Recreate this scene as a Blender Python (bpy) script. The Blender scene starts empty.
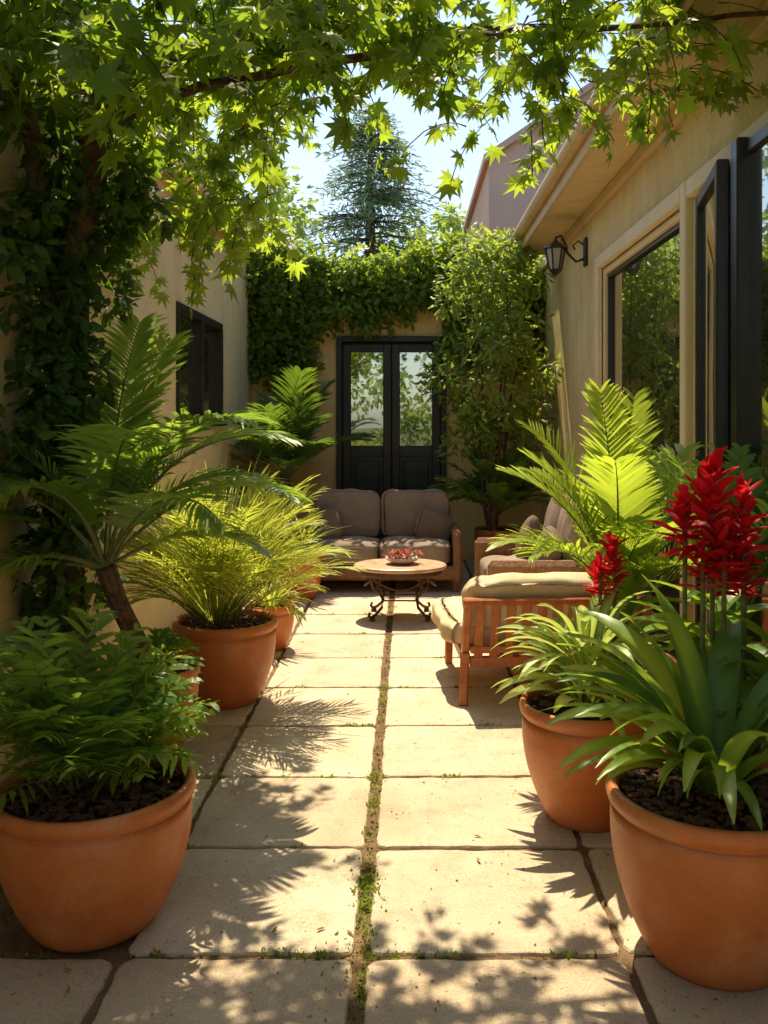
import bpy, math, random
import numpy as np
from mathutils import Vector, Matrix, noise
random.seed(7); rng=np.random.default_rng(11)
D2R=math.pi/180
scene=bpy.context.scene
col=scene.collection

# ------------------------------------------------------------------ materials
def newmat(name):
    m=bpy.data.materials.new(name); m.use_nodes=True
    nt=m.node_tree; nt.nodes.clear()
    out=nt.nodes.new('ShaderNodeOutputMaterial')
    return m,nt,out
def N(nt,t,**kw):
    n=nt.nodes.new(t)
    for k,v in kw.items(): setattr(n,k,v)
    return n
def noise_node(nt,scale,detail=6,rough=.6,coord=None,vec=None):
    n=N(nt,'ShaderNodeTexNoise'); n.inputs['Scale'].default_value=scale
    n.inputs['Detail'].default_value=detail; n.inputs['Roughness'].default_value=rough
    if vec is not None: nt.links.new(vec,n.inputs['Vector'])
    return n
def ramp(nt,src,stops):
    r=N(nt,'ShaderNodeValToRGB'); el=r.color_ramp.elements
    while len(el)<len(stops): el.new(.5)
    for e,(p,c) in zip(el,stops):
        e.position=p; e.color=(c[0],c[1],c[2],1) if not isinstance(c,(int,float)) else (c,c,c,1)
    nt.links.new(src,r.inputs['Fac']); return r
def mixc(nt,a,b,fac,mode='MIX'):
    m=N(nt,'ShaderNodeMix'); m.data_type='RGBA'; m.blend_type=mode
    for s,v in ((0,fac),(6,a),(7,b)):
        if hasattr(v,'links') or hasattr(v,'is_linked'): nt.links.new(v,m.inputs[s])
        elif s==0: m.inputs[0].default_value=v
        else: m.inputs[s].default_value=(v[0],v[1],v[2],1)
    return m.outputs[2]
def surf(name,c1,c2,scale=3,rough=.8,bump=.3,bscale=60,bdist=.005,c3=None,s3=14,spec=.3,attr=False,metal=0,lo=.35,hi=.65,grain=0,gk=1.0,streak=None,pits=0):
    m,nt,out=newmat(name)
    tc=N(nt,'ShaderNodeTexCoord').outputs['Object']
    n1=noise_node(nt,scale,5,.62,vec=tc)
    c=ramp(nt,n1.outputs['Fac'],[(lo,c1),(hi,c2)]).outputs['Color']
    if c3 is not None:
        n2=noise_node(nt,s3,6,.7,vec=tc)
        f=ramp(nt,n2.outputs['Fac'],[(.50,0.0),(.72,1.0)]).outputs['Color']
        c=mixc(nt,c,c3,f)
    if grain:
        ng=noise_node(nt,grain,3,.7,vec=tc)
        d=.28*gk
        gr=ramp(nt,ng.outputs['Fac'],[(.3,(1-d,1-d*1.05,1-d*1.1)),(.55,(1,1,1)),(.8,(1+d*.5,1+d*.5,1+d*.5))]).outputs['Color']
        c=mixc(nt,c,gr,1.0,'MULTIPLY')
    if pits:
        npt=noise_node(nt,pits,2,.5,vec=tc)
        pr=ramp(nt,npt.outputs['Fac'],[(.27,(.55,.5,.45)),(.34,(1,1,1))]).outputs['Color']
        c=mixc(nt,c,pr,1.0,'MULTIPLY')
    if streak:
        mp=N(nt,'ShaderNodeMapping'); mp.inputs['Scale'].default_value=(1,1,.09); nt.links.new(tc,mp.inputs['Vector'])
        ns=noise_node(nt,streak,4,.65,vec=mp.outputs[0])
        sr=ramp(nt,ns.outputs['Fac'],[(.35,(.80,.77,.72)),(.6,(1,1,1))]).outputs['Color']
        c=mixc(nt,c,sr,.5,'MULTIPLY')
    if attr:
        a=N(nt,'ShaderNodeAttribute',attribute_name='var')
        r=ramp(nt,a.outputs['Fac'],[(0,(.82,.76,.70)),(.5,(.95,.94,.92)),(1,(1.08,1.03,.96))])
        c=mixc(nt,c,r.outputs['Color'],1.0,'MULTIPLY')
    p=N(nt,'ShaderNodeBsdfPrincipled')
    nt.links.new(c,p.inputs['Base Color']); p.inputs['Roughness'].default_value=rough
    p.inputs['Specular IOR Level'].default_value=spec; p.inputs['Metallic'].default_value=metal
    if bump>0:
        nb=noise_node(nt,bscale,4,.65,vec=tc)
        b=N(nt,'ShaderNodeBump'); b.inputs['Strength'].default_value=bump; b.inputs['Distance'].default_value=bdist
        nt.links.new(nb.outputs['Fac'],b.inputs['Height'])
        b2=N(nt,'ShaderNodeBump'); b2.inputs['Strength'].default_value=bump*.7; b2.inputs['Distance'].default_value=bdist*3
        nt.links.new(n1.outputs['Fac'],b2.inputs['Height']); nt.links.new(b.outputs['Normal'],b2.inputs['Normal'])
        nt.links.new(b2.outputs['Normal'],p.inputs['Normal'])
    nt.links.new(p.outputs[0],out.inputs[0]); return m
def leafmat(name,c1,c2,t1,tfac=.45,rough=.38,spec=.5,k=1.3,kt=1.25):
    m,nt,out=newmat(name)
    rough=min(.8,rough+.1); spec*=.7
    c1=tuple(min(.8,q*k) for q in c1);c2=tuple(min(.8,q*k) for q in c2);t1=tuple(min(.9,q*kt) for q in t1)
    a=N(nt,'ShaderNodeAttribute',attribute_name='var')
    c=ramp(nt,a.outputs['Fac'],[(0,c1),(1,c2)]).outputs['Color']
    p=N(nt,'ShaderNodeBsdfPrincipled'); nt.links.new(c,p.inputs['Base Color'])
    p.inputs['Roughness'].default_value=rough; p.inputs['Specular IOR Level'].default_value=spec
    t=N(nt,'ShaderNodeBsdfTranslucent')
    tcc=mixc(nt,(t1[0]*.5,t1[1]*.6,t1[2]*.6),t1,a.outputs['Fac'])
    nt.links.new(tcc,t.inputs['Color'])
    mx=N(nt,'ShaderNodeMixShader'); mx.inputs[0].default_value=tfac
    nt.links.new(p.outputs[0],mx.inputs[1]); nt.links.new(t.outputs[0],mx.inputs[2])
    nt.links.new(mx.outputs[0],out.inputs[0]); return m
def glassmat(name,fac=.4,tint=(.92,.92,.82)):
    m,nt,out=newmat(name)
    d=N(nt,'ShaderNodeBsdfPrincipled'); d.inputs['Base Color'].default_value=(.03,.028,.02,1); d.inputs['Roughness'].default_value=.2
    g=N(nt,'ShaderNodeBsdfGlossy'); g.inputs['Roughness'].default_value=.015; g.inputs['Color'].default_value=(*tint,1)
    tc=N(nt,'ShaderNodeTexCoord').outputs['Object']
    nb=noise_node(nt,1.3,1,.4,vec=tc)
    b=N(nt,'ShaderNodeBump'); b.inputs['Strength'].default_value=.08; b.inputs['Distance'].default_value=.02
    nt.links.new(nb.outputs['Fac'],b.inputs['Height']); nt.links.new(b.outputs['Normal'],g.inputs['Normal'])
    lw=N(nt,'ShaderNodeLayerWeight'); lw.inputs['Blend'].default_value=.4
    mp=N(nt,'ShaderNodeMapRange'); mp.inputs['To Min'].default_value=fac; mp.inputs['To Max'].default_value=.97
    nt.links.new(lw.outputs['Fresnel'],mp.inputs['Value'])
    mx=N(nt,'ShaderNodeMixShader'); nt.links.new(mp.outputs[0],mx.inputs[0])
    nt.links.new(d.outputs[0],mx.inputs[1]); nt.links.new(g.outputs[0],mx.inputs[2]); nt.links.new(mx.outputs[0],out.inputs[0]); return m

M={}
M['stucco']=surf('stucco',(.84,.67,.31),(.90,.74,.38),1.2,.92,.9,110,.010,c3=(.77,.60,.27),s3=2.5,spec=.15,grain=70,gk=.7,streak=5)
M['stucco_back']=surf('stucco_back',(.80,.54,.20),(.86,.61,.26),1.2,.92,.5,110,.006,spec=.15,streak=5)
M['stucco_pink']=surf('stucco_pink',(.50,.38,.31),(.56,.44,.36),1,.92,.4,60,.01,spec=.15)
M['trim']=surf('cream_trim',(.76,.60,.33),(.82,.67,.39),4,.6,.15,80,.002)
M['slab']=surf('stone_slab',(.57,.465,.33),(.69,.585,.44),2.2,.85,.7,90,.005,c3=(.47,.37,.26),s3=4,spec=.25,attr=True,grain=120,pits=38)
M['dirt']=surf('soil_ground',(.15,.09,.045),(.27,.175,.095),9,.95,1,70,.012,spec=.1,grain=200)
M['soil']=surf('potting_soil',(.03,.017,.010),(.07,.042,.024),30,.95,1,60,.015,spec=.1)
M['bark_chip']=surf('bark_chip',(.07,.033,.018),(.18,.09,.05),30,.9,.4,60,.004,attr=True)
M['terra']=surf('terracotta',(.52,.145,.032),(.66,.21,.052),4,.45,.25,30,.004,c3=(.64,.29,.12),s3=3,spec=.45,lo=.3,hi=.7,grain=140,gk=.4,streak=9)
M['black']=surf('dark_frame',(.018,.013,.010),(.028,.022,.017),6,.38,.1,80,.001,spec=.5)
M['glass']=glassmat('window_glass',.5)
M['iron']=surf('wrought_iron',(.08,.04,.022),(.13,.065,.035),20,.5,.2,90,.001,metal=.3)
M['wood']=surf('teak_wood',(.38,.11,.03),(.52,.18,.055),14,.42,.25,60,.002,spec=.45)
M['tablewood']=surf('table_wood',(.48,.26,.15),(.62,.40,.25),8,.4,.2,60,.002,c3=(.36,.16,.08),s3=10,spec=.4)
M['fabric']=surf('taupe_fabric',(.27,.20,.145),(.34,.26,.195),3,.95,.5,260,.002,spec=.1)
M['fabric_d']=surf('pillow_fabric',(.19,.13,.09),(.25,.18,.13),3,.95,.5,260,.002,spec=.1)
M['beige']=surf('beige_fabric',(.62,.48,.30),(.70,.56,.37),4,.95,.5,220,.003,spec=.1)
M['wicker']=surf('wicker',(.22,.10,.045),(.34,.17,.08),40,.6,.8,120,.006)
M['trunk']=surf('tree_bark',(.07,.04,.024),(.17,.11,.065),14,.9,1,40,.015,spec=.1)
M['stem']=surf('green_stem',(.13,.14,.04),(.22,.23,.07),20,.5,.1,60,.002)
M['tile']=surf('roof_tile',(.22,.11,.07),(.32,.17,.11),9,.85,.6,40,.01)
M['fascia']=surf('roof_fascia',(.60,.44,.23),(.68,.52,.29),5,.6,.2,60,.002)
M['soffit']=surf('roof_soffit',(.70,.53,.28),(.78,.61,.34),3,.8,.2,60,.002,streak=6)
M['room']=surf('room_interior',(.09,.07,.05),(.12,.10,.075),3,.9,0)
M['bowl']=surf('ceramic_bowl',(.5,.4,.35),(.62,.52,.45),5,.3,.1,60,.001)
M['grassland']=surf('garden_ground',(.06,.07,.025),(.12,.11,.05),1,.95,.6,20,.02)
M['lampglass']=surf('lamp_glass',(.35,.33,.27),(.45,.42,.35),5,.15,0)

L={}
L['canopy']=leafmat('canopy_leaf',(.025,.065,.010),(.10,.15,.018),(.50,.62,.04),.52)
L['ivy']=leafmat('ivy_leaf',(.045,.09,.012),(.15,.20,.025),(.46,.56,.04),.46)
L['ivydark']=leafmat('ivy_dark_leaf',(.020,.050,.010),(.07,.12,.018),(.24,.36,.03),.35)
L['shrub']=leafmat('shrub_leaf',(.08,.13,.022),(.22,.28,.05),(.52,.60,.07),.46)
L['palm']=leafmat('palm_leaf',(.05,.11,.022),(.16,.24,.045),(.48,.64,.07),.44,.30)
L['bamboo']=leafmat('areca_leaf',(.13,.17,.02),(.36,.38,.06),(.68,.68,.08),.48,.38)
L['fern']=leafmat('fern_leaf',(.035,.09,.014),(.14,.23,.035),(.42,.56,.05),.42,.33)
L['brightpalm']=leafmat('bright_palm_leaf',(.08,.15,.022),(.22,.29,.04),(.60,.70,.06),.48,.33)
L['strap']=leafmat('strap_leaf',(.03,.085,.012),(.14,.23,.04),(.48,.62,.04),.40,.25)
L['varieg']=leafmat('variegated_leaf',(.09,.18,.025),(.50,.53,.17),(.54,.60,.13),.42,.33)
L['red']=leafmat('red_bract',(.46,.004,.010),(.78,.012,.025),(.85,.016,.025),.40,.4,k=1.2,kt=1.2)
L['pink']=leafmat('pink_petal',(.45,.05,.07),(.65,.25,.25),(.6,.2,.2),.3,.5)
L['pine']=leafmat('pine_needle',(.15,.20,.13),(.25,.31,.20),(.34,.44,.22),.45,.7,.2)  # needles paled: distance haze is put into their colour
L['far']=leafmat('far_leaf',(.12,.18,.04),(.24,.29,.07),(.50,.60,.12),.45,.6,.2)
L['moss']=leafmat('moss_leaf',(.10,.14,.015),(.22,.28,.04),(.42,.50,.06),.4,.6,.2)
L['dry']=leafmat('dry_leaf',(.16,.09,.03),(.34,.24,.07),(.4,.3,.1),.3,.6,.2)

# ------------------------------------------------------------------ mesh builder
class MB:
    def __init__(s): s.V=[];s.F=[];s.Mi=[];s.A=[]
    def add(s,vs,fs,mi=0,var=.5):
        o=len(s.V); s.V.extend([tuple(v) for v in vs])
        s.A.extend(var if hasattr(var,'__len__') else [var]*len(vs))
        for f in fs: s.F.append(tuple(i+o for i in f)); s.Mi.append(mi)
    def box(s,c,sz,mi=0,rot=None,var=.5,bev=0):
        hx,hy,hz=[q/2 for q in sz]
        b=min(bev,hx*.9,hy*.9,hz*.9)
        if b<=0:
            vs=[Vector((x*hx,y*hy,z*hz)) for z in(-1,1) for y in(-1,1) for x in(-1,1)]
            fs=[(0,2,3,1),(4,5,7,6),(0,1,5,4),(2,6,7,3),(0,4,6,2),(1,3,7,5)]
        else:
            vs=[];fs=[];idx={}
            for z in(-1,1):
                for y in(-1,1):
                    for x in(-1,1):
                        for a in range(3):
                            p=[x*(hx-b),y*(hy-b),z*(hz-b)]; p[a]=(x*hx,y*hy,z*hz)[a]
                            idx[(x,y,z,a)]=len(vs); vs.append(Vector(p))
            for a in range(3):
                u,v=[q for q in range(3) if q!=a]
                for sg in(-1,1):
                    f=[]
                    for (p,q) in((-1,-1),(1,-1),(1,1),(-1,1)):
                        k=[0,0,0];k[a]=sg;k[u]=p;k[v]=q; f.append(idx[(k[0],k[1],k[2],a)])
                    fs.append(f)
            for a in range(3):
                u,v=[q for q in range(3) if q!=a]
                for p in(-1,1):
                    for q in(-1,1):
                        k0=[0,0,0];k0[u]=p;k0[v]=q;k0[a]=-1;k1=list(k0);k1[a]=1
                        fs.append([idx[(*k0,u)],idx[(*k1,u)],idx[(*k1,v)],idx[(*k0,v)]])
            for z in(-1,1):
                for y in(-1,1):
                    for x in(-1,1): fs.append([idx[(x,y,z,a)] for a in range(3)])
        if rot is not None: vs=[rot@v for v in vs]
        c=Vector(c); s.add([v+c for v in vs],fs,mi,var)
    def beam(s,a,b,w,h,mi=0,bev=.004):
        a=Vector(a);b=Vector(b);d=b-a;q=d.to_track_quat('X','Z').to_matrix()
        s.box((a+b)/2,(d.length,w,h),mi,q,bev=bev)
    def tube(s,path,radii,n=8,mi=0,var=.5,caps=True):
        P=[Vector(p) for p in path]
        if not hasattr(radii,'__len__'): radii=[radii]*len(P)
        vs=[];fs=[];ref=Vector((0.13,.21,.97)) 
        for i,p in enumerate(P):
            t=(P[min(i+1,len(P)-1)]-P[max(i-1,0)]).normalized()
            r=ref if abs(t.dot(ref))<.95 else Vector((1,0,0))
            u=t.cross(r).normalized();w=t.cross(u)
            for k in range(n):
                a=2*math.pi*k/n; vs.append(p+(u*math.cos(a)+w*math.sin(a))*radii[i])
        for i in range(len(P)-1):
            for k in range(n): fs.append((i*n+k,i*n+(k+1)%n,(i+1)*n+(k+1)%n,(i+1)*n+k))
        if caps: fs.append(tuple(range(n))[::-1]); fs.append(tuple((len(P)-1)*n+k for k in range(n)))
        s.add(vs,fs,mi,var)
    def lathe(s,prof,c,n=48,mi=0,wob=0,var=.5,sx=1,sy=1):
        vs=[];fs=[];ph=random.random()*6
        for (r,z) in prof:
            for k in range(n):
                a=2*math.pi*k/n; rr=r*(1+wob*math.sin(2*a+ph)+wob*.6*math.sin(3*a+ph*2))
                vs.append((c[0]+rr*math.cos(a)*sx,c[1]+rr*math.sin(a)*sy,c[2]+z))
        for i in range(len(prof)-1):
            for k in range(n): fs.append((i*n+k,i*n+(k+1)%n,(i+1)*n+(k+1)%n,(i+1)*n+k))
        s.add(vs,fs,mi,var)
    def cushion(s,c,sz,mi=0,rot=None,k=5,puff=.25,n=18,wr=.006):
        vs=[];fs=[];mp={}
        def gv(p):
            key=tuple(round(q,4) for q in p)
            if key in mp: return mp[key]
            x,y,z=p; r=(abs(x)**k+abs(y)**k+abs(z)**k)**(1/k); x,y,z=x/r,y/r,z/r
            z*=1+puff*(1-x*x)*(1-y*y)-puff*.35
            q=Vector((x*sz[0]/2,y*sz[1]/2,z*sz[2]/2))
            q+=noise.noise_vector(Vector((q.x*7+c[0]*3,q.y*7+c[1],q.z*7+c[2])))*wr+noise.noise_vector(Vector((q.x*19+c[0]*3,q.y*19,q.z*19)))*wr*.35
            if rot is not None: q=rot@q
            mp[key]=len(vs); vs.append(q+Vector(c)); return mp[key]
        for a in range(3):
            u,v=[q for q in range(3) if q!=a]
            for sg in(-1,1):
                for i in range(n):
                    for j in range(n):
                        f=[]
                        for (di,dj) in((0,0),(1,0),(1,1),(0,1)):
                            p=[0,0,0];p[a]=sg;p[u]=-1+2*(i+di)/n;p[v]=-1+2*(j+dj)/n;f.append(gv(p))
                        fs.append(f)
        s.add(vs,fs,mi)
    def blade(s,base,az,el,Ln,W,droop,segs=9,fold=.25,mi=0,var=.5,prof=None,twist=0,wave=0,rib=.3):
        p=Vector(base);vs=[];fs=[];ph=random.random()*6;A=[]
        for i in range(segs+1):
            t=i/segs; e=el-droop*(t**1.3)
            d=Vector((math.cos(az)*math.cos(e),math.sin(az)*math.cos(e),math.sin(e)))
            side=Vector((-math.sin(az),math.cos(az),0)); up=side.cross(d)*-1
            if twist: 
                q=Matrix.Rotation(twist*t,3,d); side=q@side; up=q@up
            w=W*(prof(t) if prof else math.sin(math.pi*min(1,(t*.93+.05)))**.7)*.5
            wv=up*(wave*math.sin(t*14+ph))
            vs+= [p+side*w+up*w*fold+wv,p,p-side*w+up*w*fold-wv*.5]; A+=[var*.85,min(1,var+rib),var*.85]
            p=p+d*(Ln/segs)
        for i in range(segs):
            a=i*3;b=a+3; fs+=[(a,a+1,b+1,b),(a+1,a+2,b+2,b+1)]
        s.add(vs,fs,mi,A)
    def frond(s,base,az,el,Ln,droop,nl=34,ll=.3,lw=.022,t0=.18,fwd=.9,ldroop=.8,mi=0,smi=1,r0=.008,vee=.35,var=None,jit=.12,bend=0):
        segs=16;pts=[];p=Vector(base);tg=[];a0=az
        for i in range(segs+1):
            t=i/segs;e=el-droop*(t**1.5);az=a0+bend*t
            d=Vector((math.cos(az)*math.cos(e),math.sin(az)*math.cos(e),math.sin(e)))
            pts.append(p.copy());tg.append(d);p=p+d*(Ln/segs)
        s.tube(pts,[r0*(1-.85*i/segs) for i in range(segs+1)],4,smi)
        side0=Vector((-math.sin(az),math.cos(az),0))
        v0=var if var is not None else random.random()
        for j in range(nl):
            t=t0+(1-t0)*(j+.5)/nl; f=t*segs;i=min(int(f),segs-1);q=f-i
            b=pts[i].lerp(pts[i+1],q);d=tg[i].lerp(tg[i+1],q).normalized();up=d.cross(side0).normalized()
            if up.z<0 and e>-1.2: up=-up
            u=(t-t0)/(1-t0)
            lf=ll*(math.sin(math.pi*(.12+.80*u))**.75)*random.uniform(.82,1.1)
            fw=fwd*(.6+.9*u)
            for sg in(-1,1):
                if random.random()<.03: continue
                dd=(side0*sg+d*fw+up*vee+Vector((random.uniform(-jit,jit),random.uniform(-jit,jit),random.uniform(-jit,jit)))).normalized()
                wv=dd.cross(up); wv=(wv+up*random.uniform(.2,.6)*sg).normalized()
                pp=b.copy();vs=[];fs=[];n=4;ld=ldroop*random.uniform(.6,1.4)
                for k in range(n+1):
                    tt=k/n; w=lw*.5*(.35,.95,1,.68,.06)[k]
                    vs+=[pp+wv*w,pp-wv*w]
                    dd=(dd+Vector((0,0,-ld/n*(.3+tt)))).normalized(); pp=pp+dd*lf/n
                for k in range(n): fs.append((2*k,2*k+1,2*k+3,2*k+2))
                s.add(vs,fs,mi,min(1,max(0,v0*.55+random.random()*.45)))
    def arr(s,V,F,mi=0,A=None):
        o=len(s.V); s.V.extend(map(tuple,V.tolist())); s.A.extend(A.tolist() if A is not None else [.5]*len(V))
        s.F.extend([tuple(f) for f in (F+o).tolist()]); s.Mi.extend([mi]*len(F))
    def obj(s,name,mats,smooth=False,parent=None):
        me=bpy.data.meshes.new(name); me.from_pydata(s.V,[],s.F)
        for m in mats: me.materials.append(m)
        me.polygons.foreach_set('material_index',s.Mi)
        if smooth: me.polygons.foreach_set('use_smooth',[True]*len(s.F))
        at=me.attributes.new('var','FLOAT','POINT'); at.data.foreach_set('value',s.A)
        me.update(); o=bpy.data.objects.new(name,me); col.objects.link(o)
        if parent: o.parent=parent
        return o
def empty(name):
    e=bpy.data.objects.new(name,None); col.objects.link(e); e.empty_display_size=.1; return e

def T_maple():
    pts=[(0,0),(.14,.04),(.40,-.12),(.30,.12),(.66,.30),(.32,.36),(.44,.78),(.15,.52),(0,1.08),(-.15,.52),(-.44,.78),(-.32,.36),(-.66,.30),(-.30,.12),(-.40,-.12),(-.14,.04)]
    V=[(x,y,-.30*abs(x)-.16*y*y) for x,y in pts]+[(0,.3,.03)]
    c=len(V)-1;F=[]
    for i in range(0,16,2): F.append((c,(i-1)%16,i,(i+1)%16))
    return np.array(V),np.array(F)
def T_oval(w=.5):
    V=[(0,0,0),(w*.42,.3,-.07),(0,.33,.02),(-w*.42,.3,-.07),(w*.36,.66,-.1),(0,.68,-.0),(-w*.36,.66,-.1),(0.01,1,-.12),(-.01,1,-.12)]
    F=[(1,4,5,2),(2,5,6,3),(0,1,2,3),(4,7,8,6)]
    return np.array(V),np.array(F)
MAPLE=T_maple();OVAL=T_oval(.62);LANCE=T_oval(.32)
def scatter(mb,T,P,Dr,Nm,S,mi=0,A=None):
    P=np.asarray(P,float);Dr=np.asarray(Dr,float);Nm=np.asarray(Nm,float);S=np.asarray(S,float)
    y=Dr/np.linalg.norm(Dr,axis=1,keepdims=True)
    x=np.cross(y,Nm);x/=np.linalg.norm(x,axis=1,keepdims=True)+1e-9;z=np.cross(x,y)
    V,F=T;n=len(P)
    W=(x[:,None,:]*V[None,:,0:1]+y[:,None,:]*V[None,:,1:2]+z[:,None,:]*V[None,:,2:3])*S[:,None,None]+P[:,None,:]
    FF=(F[None]+(np.arange(n)*len(V))[:,None,None]).reshape(-1,F.shape[1])
    if A is None: A=rng.random(n)
    mb.arr(W.reshape(-1,3),FF,mi,np.repeat(A,len(V)))
def rnd(n,s=1): return rng.normal(0,s,(n,3))
def clumps(mb,T,centers,radii,per,size,mi=0,down=.4,flat=1.0,out=1.0,var=None):
    for i,(c,r) in enumerate(zip(centers,radii)):
        n=max(3,int(per*rng.uniform(.7,1.3)))
        d=rnd(n);d/=np.linalg.norm(d,axis=1,keepdims=True)
        rr=r*rng.random(n)**.5
        P=np.array(c)+d*rr[:,None]*np.array([1,1,flat])
        Dr=d*out+rnd(n,.5)+np.array([0,0,-down])
        Nm=d+rnd(n,.5)+np.array([0,-.2,.6])
        v=np.clip(rng.normal(rng.uniform(.25,.75),.2,n),0,1)
        scatter(mb,T,P,Dr,Nm,size*rng.uniform(.6,1.25,n),mi,v)

# ------------------------------------------------------------------ ground
g=MB(); g.add([(-150,-150,-.045),(150,-150,-.045),(150,150,-.045),(-150,150,-.045)],[(0,1,2,3)])
g.obj('ground',[M['grassland']])
g=MB()
nx,ny=60,180
vs=[(-2+4*i/nx,-3+14*j/ny,-.012+.008*noise.noise(Vector((i*.6,j*.6,0)))) for j in range(ny+1) for i in range(nx+1)]
fs=[(j*(nx+1)+i,j*(nx+1)+i+1,(j+1)*(nx+1)+i+1,(j+1)*(nx+1)+i) for j in range(ny) for i in range(nx)]
g.add(vs,fs); g.obj('soil',[M['dirt']],True)
pv=MB()
def slab(x0,x1,y0,y1):
    def ring(ins,z,jit):
        pts=[];n=20
        cs=[(x0+ins,y0+ins),(x1-ins,y0+ins),(x1-ins,y1-ins),(x0+ins,y1-ins)]
        for k in range(4):
            a=cs[k];b=cs[(k+1)%4]
            for i in range(n):
                t=i/n; x=a[0]+(b[0]-a[0])*t; y=a[1]+(b[1]-a[1])*t
                jv=noise.noise_vector(Vector((x*9,y*9,sd)))*.008+noise.noise_vector(Vector((x*34,y*34,sd)))*.006
                if i==0: x+=(-1 if k in(1,2) else 1)*.009; y+=(-1 if k in(2,3) else 1)*.009
                pts.append((x+jv.x,y+jv.y,z+tx*(x-x0)+ty*(y-y0)))
        return pts
    sd=random.random()*99; tx=random.uniform(-.004,.004);ty=random.uniform(-.004,.004)
    R=[ring(0,-.04,1),ring(0,-.008,1),ring(.004,-.001,1),ring(.011,.001,1)]
    vs=sum(R,[]);n=80;fs=[]
    for r in range(3):
        for k in range(n): fs.append((r*n+k,r*n+(k+1)%n,(r+1)*n+(k+1)%n,(r+1)*n+k))
    fs.append(tuple(3*n+k for k in range(n)))
    pv.add(vs,fs,0,random.random())
xj=[(-1.84,-.92),(-.895,-.172),(-.122,.685),(.71,1.6)]
yj=[2.86+.715*k for k in range(-7,11)]+[10.95]
for r in range(len(yj)-1):
    for c,(a,b) in enumerate(xj):
        if c==0 and r in(7,): continue
        off=random.uniform(-.006,.006)
        slab(a,b,yj[r]+.010+off,yj[r+1]-.010+off)
pv.obj('stone_paving',[M['slab']])

ms=MB()
dens=[(2.5,3.2,4),(3.2,3.55,4),(3.6,4.4,5),(4.4,6,6),(6,10,8),(1.6,2.5,6)]
cl=[]
for a,b,n in dens:
    for _ in range(n): cl.append((random.gauss(-.147,.015),random.uniform(a,b),random.uniform(.015,.04)))
for yy in yj:
    for _ in range(6): cl.append((random.uniform(-1.5,1.2),yy+random.gauss(0,.005),random.uniform(.015,.04)))
cl+= [(-.15,3.05,.05),(-.155,3.2,.065),(-.14,3.28,.08),(-.16,3.36,.07),(-.15,3.42,.055),(-.3,2.86,.04),(-.42,2.87,.035),(-.2,2.87,.06),(-.13,2.9,.065),(0,2.86,.045),(.12,2.86,.035),(-.15,4.15,.04),(-.16,4.3,.035)]
for (x,y,r) in cl:
    n=int(1000*r)
    p=np.column_stack([rng.normal(x,r*.42 if abs(x+.147)<.05 else r,n),rng.normal(y,r if abs(x+.147)<.06 else .008,n),rng.uniform(-.008,.004,n)])
    if abs(x+.147)<.06: p[:,1]=rng.normal(y,r*1.3,n)
    scatter(ms,OVAL,p,rnd(n)+np.array([0,0,.9]),rnd(n)+np.array([0,0,.5]),rng.uniform(.008,.021,n))
ms.obj('moss',[L['moss']])
pb=MB()
for _ in range(1100):
    x=random.gauss(-.147,.016) if random.random()<.5 else random.uniform(-1.8,1.5); y=random.uniform(1.8,10)
    if abs(x+.147)>.05: y=random.choice(yj[5:])+random.gauss(0,.010)
    if random.random()<.2: x=random.uniform(-1.8,-1);y=random.uniform(2.9,3.5)
    s=random.uniform(.002,.007); pb.box((x,y,-.005),(s*1.5,s,s),0,Matrix.Rotation(random.random()*3,3,'Z'),random.random(),bev=s*.25)
for _ in range(260):
    x=random.uniform(-1.2,1.0);y=random.uniform(2.2,7); s=random.uniform(.002,.005)
    pb.box((x,y,.003),(s*2.2,s,s*.5),0,Matrix.Rotation(random.random()*3,3,'Z'),random.random(),bev=s*.1)
pb.obj('gravel',[M['bark_chip']])
m=MB();n=34
P=np.column_stack([rng.uniform(-1.1,.9,n),rng.uniform(2.3,7.5,n),np.full(n,.012)])
a=rng.uniform(0,6.28,n)
scatter(m,LANCE,P,np.column_stack([np.cos(a),np.sin(a),rng.uniform(-.1,.15,n)]),rnd(n,.25)+[0,0,1],rng.uniform(.02,.045,n))
m.obj('fallen_leaves',[L['dry']])

# ------------------------------------------------------------------ left house
def part(name,mats,parent,fn,smooth=False):
    m=MB(); fn(m); return m.obj(name,mats,smooth,parent)
lh=empty('stucco_house')
def f(m):
    X=-1.9;T=.2
    for (y0,y1,z0,z1) in [(-3,7.4,-.1,3.75),(9.2,11.2,-.1,3.75),(7.4,9.2,-.1,1.68),(7.4,9.2,2.68,3.75)]:
        m.box((X-T/2,(y0+y1)/2,(z0+z1)/2),(T,y1-y0,z1-z0))
    m.box((-4.0,4.1,1.8),(3.7,14.1,3.7))
part('walls',[M['stucco']],lh,f)
def f(m):
    m.add([(-1.72,-3.2,3.70),(-1.72,9.8,3.70),(-5.4,9.8,5.0),(-5.4,-3.2,5.0),(-1.72,-3.2,3.78),(-1.72,9.8,3.78),(-5.4,9.8,5.1),(-5.4,-3.2,5.1)],
          [(3,2,1,0),(4,5,6,7),(0,1,5,4),(1,2,6,5),(3,0,4,7)])
part('roof',[M['tile']],lh,f)
part('fascia',[M['fascia']],lh,lambda m:(m.box((-1.70,3.3,3.68),(.03,13.1,.16)),m.box((-1.80,3.3,3.64),(.16,13.0,.03))))
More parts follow.
